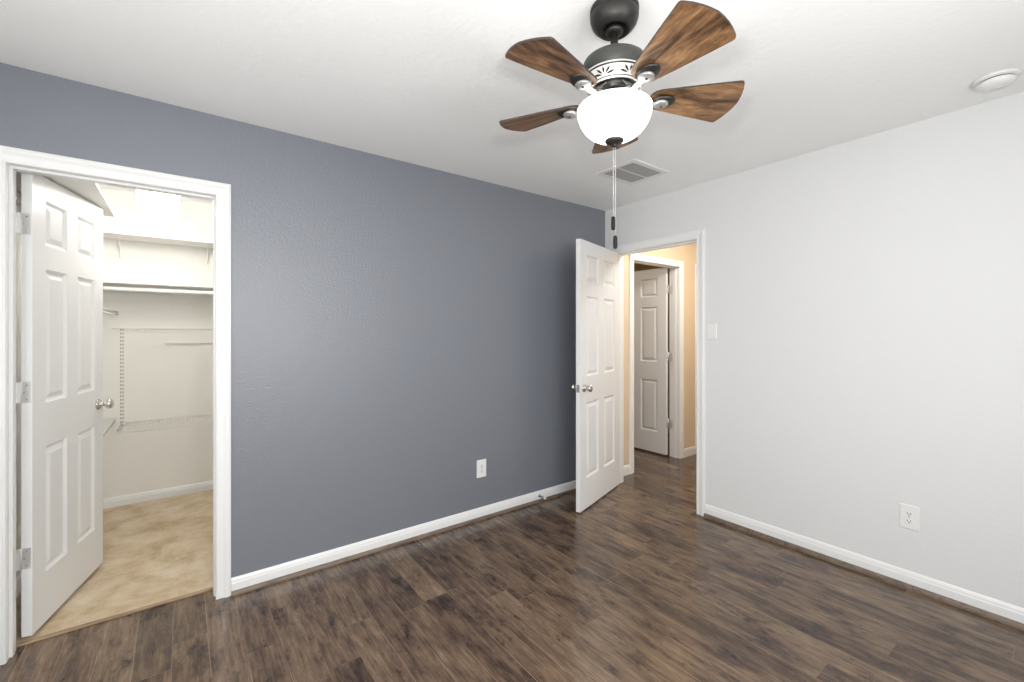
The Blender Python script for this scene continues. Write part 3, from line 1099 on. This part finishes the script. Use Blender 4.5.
def wshelf(name, label, loc, rz, L, D, arms):
    t_ = thing(name, label, 'wire shelf', loc, rz)
    wire_shelf_mesh(L, D).build('wire_deck', M['wire'], t_)
    for x in arms:
        b_ = MB()
        b_.tube([(x, -D * 0.92, -0.006), (x, -0.004, -0.006 - D * 0.55)], 0.0035, 6)
        b_.box(x - 0.006, x + 0.006, -0.005, -0.001, -0.012 - D * 0.58, -0.002)
        b_.build('diagonal_brace', M['stdwhite'], t_)
    return t_


wshelf('wire_shelf', 'white wire shelf at eye height across the closet far wall', (-0.415, CY1, 1.374), 0, CX1 + 0.413, 0.30, (0.8, 1.4))
wshelf('wire_shelf', 'lower white wire shelf across the closet far wall', (-0.345, CY1, 0.645), 0, CX1 + 0.343, 0.30, (0.75, 1.35))
wshelf('wire_shelf', 'white wire shelf end high on the closet left wall', (CX0, CY0 + 0.6, 1.505), PI / 2, 1.14, 0.285, (1.05,))
wshelf('wire_shelf', 'white wire shelf end low on the closet left wall', (CX0, CY0 + 0.6, 0.690), PI / 2, 1.14, 0.27, (1.08,))
hr = thing('hanging_rail', 'thin white hanging rail on the closet far wall', 'rail', (0, CY1, 1.255), 0)
MB().tube([(-0.11, -0.012, 0), (1.1, -0.012, 0)], 0.004, 8).build('rail', M['stdwhite'], hr)
for x_ in (-0.09, 1.01):
    MB().box(x_ - 0.01, x_ + 0.01, -0.012, -0.001, -0.010, 0.010).build('rail_mount', M['stdwhite'], hr)

st = thing('shelf_standard', 'slotted white shelving standard on the closet far wall', 'shelf standard', (-0.373, CY1, 0.60), 0)
MB().box(-0.0125, 0.0125, -0.004, -0.0005, 0.0, 0.79).build('channel', M['stdwhite'], st, bevel=0.001)
sl = MB()
for k in range(27):
    z = 0.022 + k * 0.0285
    for s in (-1, 1):
        sl.box(s * 0.0062 - 0.0021, s * 0.0062 + 0.0021, -0.0056, -0.0038, z - 0.0075, z + 0.0075)
sl.build('slot', M['slot'], st)['kind'] = 'stuff'
ab = MB()
ab.add([(-0.003, -0.013, 0.045), (0.003, -0.013, 0.045), (0.003, -0.29, 0.040), (-0.003, -0.29, 0.040),
        (-0.003, -0.013, -0.010), (0.003, -0.013, -0.010), (0.003, -0.29, 0.028), (-0.003, -0.29, 0.028)],
       [(0, 1, 2, 3), (4, 5, 6, 7), (0, 1, 5, 4), (2, 3, 7, 6), (0, 3, 7, 4), (1, 2, 6, 5)])
ab.build('arm_bracket', M['nickel'], st)

# closet lamp: short stem with a boxy frosted glass shade
cl = thing('ceiling_light', 'lit boxy frosted glass light hanging from the closet ceiling', 'ceiling light', (-0.115, 3.55, H), 0)
MB().box(-0.07, 0.07, -0.07, 0.07, -0.025, 0.0).build('lamp_base', M['plastic'], cl, bevel=0.004)
MB().lathe([(0, -0.02), (0.008, -0.02), (0.008, -0.18), (0, -0.18)], 16).build('stem', M['nickel'], cl)
MB().box(-0.105, 0.105, -0.105, 0.105, -0.318, -0.165).build('glass_shade', M['closet_glass'], cl, bevel=0.012)

# unseen lamp added to brighten the room beyond the hall
fl = thing('ceiling_light', 'unseen round glass dome light added in the room beyond the hall', 'ceiling light', (3.3, 3.7, H), 0)
MB().lathe([(0, 0), (0.15, 0), (0.15, -0.02), (0, -0.02)], 40).build('lamp_base', M['plastic'], fl)
MB().lathe([(0, -0.02), (0.145, -0.02), (0.140, -0.045), (0.115, -0.075), (0.07, -0.095), (0.0, -0.102)], 40).build('glass_dome', M['far_glass'], fl)

# hall lamp, out of view, put in to light the hall
hl = thing('ceiling_light', 'unseen lit round glass dome light added on the hall ceiling', 'ceiling light', (3.78, 1.80, H), 0)
MB().lathe([(0, 0), (0.15, 0), (0.15, -0.02), (0, -0.02)], 40).build('lamp_base', M['plastic'], hl)
MB().lathe([(0, -0.02), (0.145, -0.02), (0.140, -0.045), (0.115, -0.075), (0.07, -0.095), (0.0, -0.102)], 40).build('glass_dome', M['hall_glass'], hl)
